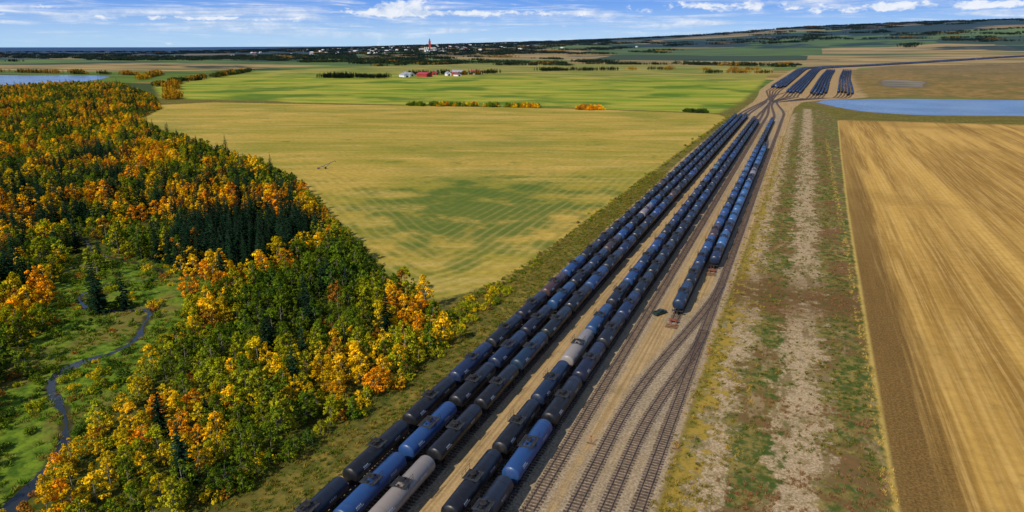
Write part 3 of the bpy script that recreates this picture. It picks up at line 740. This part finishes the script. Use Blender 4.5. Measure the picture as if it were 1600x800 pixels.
for k in range(10000):
    y=60+random.random()**1.6*520; x=random.uniform(-14.5,21)
    z=x+nz(x,y,.11)*11+nz(x,y,.3,5)*6
    if -9<z<-5 or 2<z<10:
        if random.random()<.75: continue
    c_=random.choice(((0.08,.12,.02),(0.26,.21,.05),(0.18,.16,.035))) if z>-9 else random.choice(((0.4,.28,.05),(0.2,.18,.03),(.28,.22,.04)))
    if nz(x,y,.06,8)>.12 and z>-9: c_=(0.25,.14,.06)
    if x>19: c_=(0.48,.35,.09)
    Pt.append((x,y,0));It.append(k%2);q=random.uniform(.4,1.2);St.append((q,q,q*.8));Tt.append(c_)
for k in range(7000):
    y=55+random.random()*330; x=random.uniform(-82,-63.5)
    if -66>x and sdf(np.array([x]),np.array([y]),mid)[0]>1: continue
    Pt.append((x,y,0));It.append(k%2);q=random.uniform(.5,1.3);St.append((q,q,q*.8));Tt.append(random.choice(((0.14,.17,.02),(0.28,.21,.035),(.10,.14,.016),(.2,.15,.03))))
for k in range(8000):
    x=random.uniform(-235,-105);y=random.uniform(50,165)
    if nz(x,y,.08,6)<-.15: continue
    Pt.append((x,y,0));It.append(k%2);q=random.uniform(.8,1.9);St.append((q,q,q*.8));Tt.append(random.choice(((0.08,.18,.012),(0.15,.23,.02),(.2,.25,.03),(.24,.18,.035))))
Pt=np.array(Pt);m1=sdf(Pt[:,0],Pt[:,1],meadow);ok=(Pt[:,0]>-100)|((m1>0)&(linedist(Pt[:,0],Pt[:,1],creek[::4])>0.9))
instancer('long_grass',Pt[ok],rz_(int(ok.sum())),np.array(St)[ok],np.array(Tt)[ok],np.array(It)[ok],ttf)

# distant woods, shelter belts
Pg=[];Ig=[];Sg=[];Tg=[];Rg=[]
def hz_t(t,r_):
    h=1-math.exp(-max(0,r_-1200)/7000); return tuple(v*(1-h)+q*h for v,q in zip(t,(.010,.034,.09)))  # painted haze: grove tint shifts towards dark blue far away
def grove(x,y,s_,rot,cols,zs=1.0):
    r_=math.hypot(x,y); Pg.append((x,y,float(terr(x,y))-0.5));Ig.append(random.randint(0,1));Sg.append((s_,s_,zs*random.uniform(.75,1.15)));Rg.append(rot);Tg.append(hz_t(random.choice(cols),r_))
dk_=((.025,.048,.014),(.035,.058,.014),(.05,.065,.012),(.02,.036,.014)); wm_=((.45,.25,.015),(.5,.3,.015),(.07,.085,.012),(.34,.17,.015))
for k in range(9000):
    a=R(random.uniform(-50,52)-22.6); r_=1300*math.exp(random.random()*2.05)
    x=r_*math.sin(a);y=r_*math.cos(a)
    if sdf(np.array([x]),np.array([y]),green)[0]>-30 or sdf(np.array([x]),np.array([y]),gravel)[0]>-60 or sdf(np.array([x]),np.array([y]),brown)[0]>-10 or sdf(np.array([x]),np.array([y]),pondL)[0]>-20: continue
    v=mnoise.noise(Vector((x*.0005,y*.0010,3.3)))*0.9+mnoise.noise(Vector((x*.003,y*.005,7)))*.4
    thr=0.16-0.34*float(smooth(4000,7000,r_))
    if v<thr: continue
    az_=math.degrees(a)+22.6
    grove(x,y,random.uniform(.7,1.5),random.uniform(-.5,.5),wm_ if (r_<2300 and az_<-14 and random.random()<.6) or random.random()<.06 else dk_)
def belt(x0,y0,x1,y1,n,cols,s_=.5):
    an=math.atan2(y1-y0,x1-x0)
    for k in range(n):
        t=random.random(); grove(x0+(x1-x0)*t+random.gauss(0,4),y0+(y1-y0)*t+random.gauss(0,4),random.uniform(.5,1.1)*s_,an,cols,.95)
belt(-985,1290,-890,1320,12,((.018,.03,.014),),.5); belt(-900,1480,-700,1700,10,dk_,.5); belt(-700,1880,-520,2000,14,dk_,.5)
belt(-880,1300,-840,1330,4,((.018,.03,.014),),.35); belt(-830,1490,-740,1600,7,dk_+wm_,.3)
belt(-520,2060,-80,2200,9,wm_,.4); belt(-250,1900,-90,1950,8,dk_+wm_,.4); belt(-1400,2080,-1250,2500,14,wm_+dk_,.6); belt(-1000,2650,-300,2700,30,dk_,.6); belt(-90,2550,-60,2900,14,wm_,.6)
belt(-1430,1540,-1050,900,34,wm_+dk_,.5); belt(-1100,980,-780,690,26,wm_,.4)
belt(-1060,2380,-760,2440,16,dk_,.5); belt(-1500,1300,-1280,1050,18,wm_,.5); belt(-2300,1230,-1500,1230,26,wm_,.6)
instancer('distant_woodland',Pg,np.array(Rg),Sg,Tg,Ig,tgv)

# ---------------------------------------------------------------- farmstead and town
WHT=simple('white_siding',(0.72,0.72,0.70),0.7,0,0.08);RED=simple('red_barn_boards',(0.32,0.035,0.03),0.8,0,0.25);GRY=simple('grey_metal_roof',(0.30,0.32,0.36),0.5,0.2,0.15);RRF=simple('red_metal_roof',(0.30,0.04,0.05),0.5,0.1,0.2);DRK=simple('dark_opening',(0.03,0.03,0.035),0.4)
def building(name,x,y,rz,w_,l_,h_,rh,wall,roof):
    e=bpy.data.objects.new(name,None); COL.objects.link(e); e.location=(x,y,0); e.rotation_euler=(0,0,rz)
    def part(n_,mb,m):
        o=mb.obj(n_,m); o.parent=e
    mb=MB(); mb.box((0,0,h_/2),(w_,l_,h_),0)
    for sy in(-1,1): mb.face([(-w_/2,sy*l_/2,h_),(w_/2,sy*l_/2,h_),(0,sy*l_/2,h_+rh)],0)
    part('walls',mb,[wall]); mb=MB(); o=0.6; sl=rh/(w_/2)
    for sx in(-1,1):
        a=[(sx*(w_/2+o),-l_/2-o,h_-o*sl+.05),(0,-l_/2-o,h_+rh+.05),(0,l_/2+o,h_+rh+.05),(sx*(w_/2+o),l_/2+o,h_-o*sl+.05)]
        mb.face(a,0); mb.face([(p[0],p[1],p[2]+.25) for p in a],0); mb.face([a[0],a[3],(a[3][0],a[3][1],a[3][2]+.25),(a[0][0],a[0][1],a[0][2]+.25)],0)
    part('roof',mb,[roof]); mb=MB()
    mb.box((0,-l_/2-.05,h_*.4),(w_*.4,.1,h_*.8),0); part('door',mb,[DRK]); mb=MB()
    for sx in(-1,1):
        for k in range(max(2,int(l_/6))): mb.box((sx*(w_/2+.04),-l_/2+l_*(k+.5)/max(2,int(l_/6)),h_*.6),(.08,1.3,1.1),0)
    part('windows',mb,[DRK])
B=[('white_barn',-850,1400,.9,14,34,5,3,WHT,GRY),('red_barn',-815,1430,1.1,16,42,6,4,RED,RRF),('farm_shed',-838,1475,.5,14,26,5,3,WHT,RRF),('farmhouse',-790,1500,.8,11,16,6,3.5,WHT,GRY),
('red_barn',-800,1570,1.15,16,46,6,4.5,RED,GRY),('white_barn',-870,1452,1.2,13,28,5,3,WHT,GRY),('machine_shed',-770,1610,1.0,18,38,6,3.5,WHT,RRF),('farm_shed',-905,1500,.9,12,24,5,3,WHT,GRY),('farmhouse',-845,1535,.3,12,15,6,4,RED,GRY),('farm_shed',-760,1490,1.0,10,20,4,2.5,WHT,RRF)]
for b in B: building(*b)
mb=MB()
for k in range(110):
    a=R(random.gauss(-9,6)-22.6); r_=random.uniform(4400,6900); x=r_*math.sin(a);y=r_*math.cos(a); z=float(terr(x,y)); d=(random.uniform(12,32),random.uniform(10,20),random.uniform(4,9))
    rz=random.uniform(-.5,.5); m=random.choice((0,0,0,1,2)); mb.box((x,y,z+d[2]/2),d,m,rz)
    mb.box((x,y,z+d[2]+1.5),(d[0]*1.03,d[1]*1.03,3),1 if m!=1 else 0,rz,.5)
mb.obj('distant_town',[WHT,GRY,RRF])
tw=bpy.data.objects.new('grain_elevator',None); COL.objects.link(tw); tx,ty=-2453,4395; tz=float(terr(tx,ty)); tw.location=(tx,ty,tz); tw.rotation_euler=(0,0,.5)
mb=MB(); mb.box((0,0,32),(15,12,64),0); mb.box((0,0,70),(9,8,12),0); mb.box((0,0,79),(2.5,2.5,8),0); o=mb.obj('headhouse',[simple('elevator_red',(.34,.05,.04),.7)]); o.parent=tw
mb=MB()
for k in range(6): mb.tube((-34+k*13-(0 if k<3 else -6),-9,0),(-34+k*13-(0 if k<3 else -6),-9,22),5.5,5.5,14,0)
mb.box((-60,0,7),(34,16,14),0); mb.box((62,0,6),(36,18,12),0); o=mb.obj('silos',[simple('silo_concrete',(.5,.5,.48),.8)]); o.parent=tw

# ---------------------------------------------------------------- small things near the tracks
car_m=simple('vehicle_paint_dark_green',(0.02,0.045,0.04),0.35,0.1,.2); gls=simple('vehicle_glass',(0.02,0.025,0.03),0.1); tyre=simple('tyre_rubber',(0.02,0.02,0.02),.9); lamp=simple('lamp_lens',(.7,.68,.6),.3)
v=bpy.data.objects.new('pickup_truck',None); COL.objects.link(v); v.location=(-28.6,170.5,0); v.rotation_euler=(0,0,R(-30)); v.scale=(.8,.8,.8)
def vp(n_,mb,m): o=mb.obj(n_,m); o.parent=v
mb=MB(); mb.box((0,0,.72),(1.85,5.2,.5),0,0,.97); mb.box((0,1.85,1.02),(1.75,1.4,.22),0,0,.93)
for sx in(-.85,.85): mb.box((sx,-1.6,1.12),(.1,1.9,.42),0)
mb.box((0,-2.5,1.12),(1.6,.1,.42),0); mb.box((0,-.62,1.12),(1.6,.1,.42),0); vp('body',mb,[car_m])
mb=MB(); mb.box((0,.3,1.36),(1.7,1.75,.62),0,0,.78); vp('cab_glass',mb,[gls])
mb=MB(); mb.box((0,.3,1.70),(1.32,1.34,.07),0); vp('roof',mb,[car_m])
mb=MB()
for sx in(-.83,.83):
    for yy in(-1.6,1.6): mb.tube((sx-.12,yy,.38),(sx+.12,yy,.38),.38,.38,16,0)
vp('wheels',mb,[tyre]); mb=MB()
for sx in(-.65,.65): mb.box((sx,2.62,.8),(.35,.05,.18),0)
vp('headlamps',mb,[lamp])
rs_=simple('rusty_red_steel',(0.20,0.05,0.025),.8,0,.4); tb=simple('timber',(0.16,0.09,0.05),.9,0,.4)
for x,y in((-24.2,165.5),(-20.2,211.5)):
    mb=MB()
    for sx in(-.72,.72):
        mb.box((x+sx,y,.75),(.16,.16,1.1),0); mb.box((x+sx,y-.75,.62),(.12,1.6,.12),0,0,1,.55)
    mb.box((x,y+.1,1.05),(2.3,.3,.4),0); mb.box((x,y-1.2,.25),(3.0,.35,.2),1); mb.box((x,y-2.2,.25),(3.0,.35,.2),1); mb.box((x,y-3.1,.22),(3.0,.35,.16),1)
    mb.obj('track_buffer_stop',[rs_,tb])
for x,y in((-13.6,108),(-28.0,104),(-13.4,150),(-13.4,196)):
    mb=MB(); mb.box((0,0,.1),(1.6,.25,.16),1); mb.tube((0,0,.15),(0,0,1.5),.05,.05,6,0); mb.box((0,0,1.55),(.35,.04,.3),0); mb.tube((0,0,.5),(.35,.1,.75),.03,.03,5,0)
    mb.obj('switch_stand',[rs_,tb],(),(x,y,0))
mb=MB(); mb.tube((-5,0,.6),(4.5,0,4.4),.16,.15,8,0); mb.box((-5,0,.55),(1.4,1.2,.7),0); mb.tube((4.5,0,4.4),(5,0,3.6),.2,.16,8,0)
for sy in(-1.3,1.3):
    mb.tube((-1,sy,.6),(1.8,0,3.3),.07,.07,5,0); mb.tube((-1,sy,.6),(-3,0,1.4),.07,.07,5,0); mb.tube((-1,sy-.12,.55),(-1,sy+.12,.55),.5,.5,14,1)
mb.tube((-1,-1.3,.6),(-1,1.3,.6),.08,.08,6,0)
mb.obj('grain_auger',[simple('weathered_steel',(.10,.10,.11),.8,.1),tyre],(),(-250,322,0),R(35))
print('trees',len(Pa),len(Ps),len(Ph),len(Pg),'cars',n)
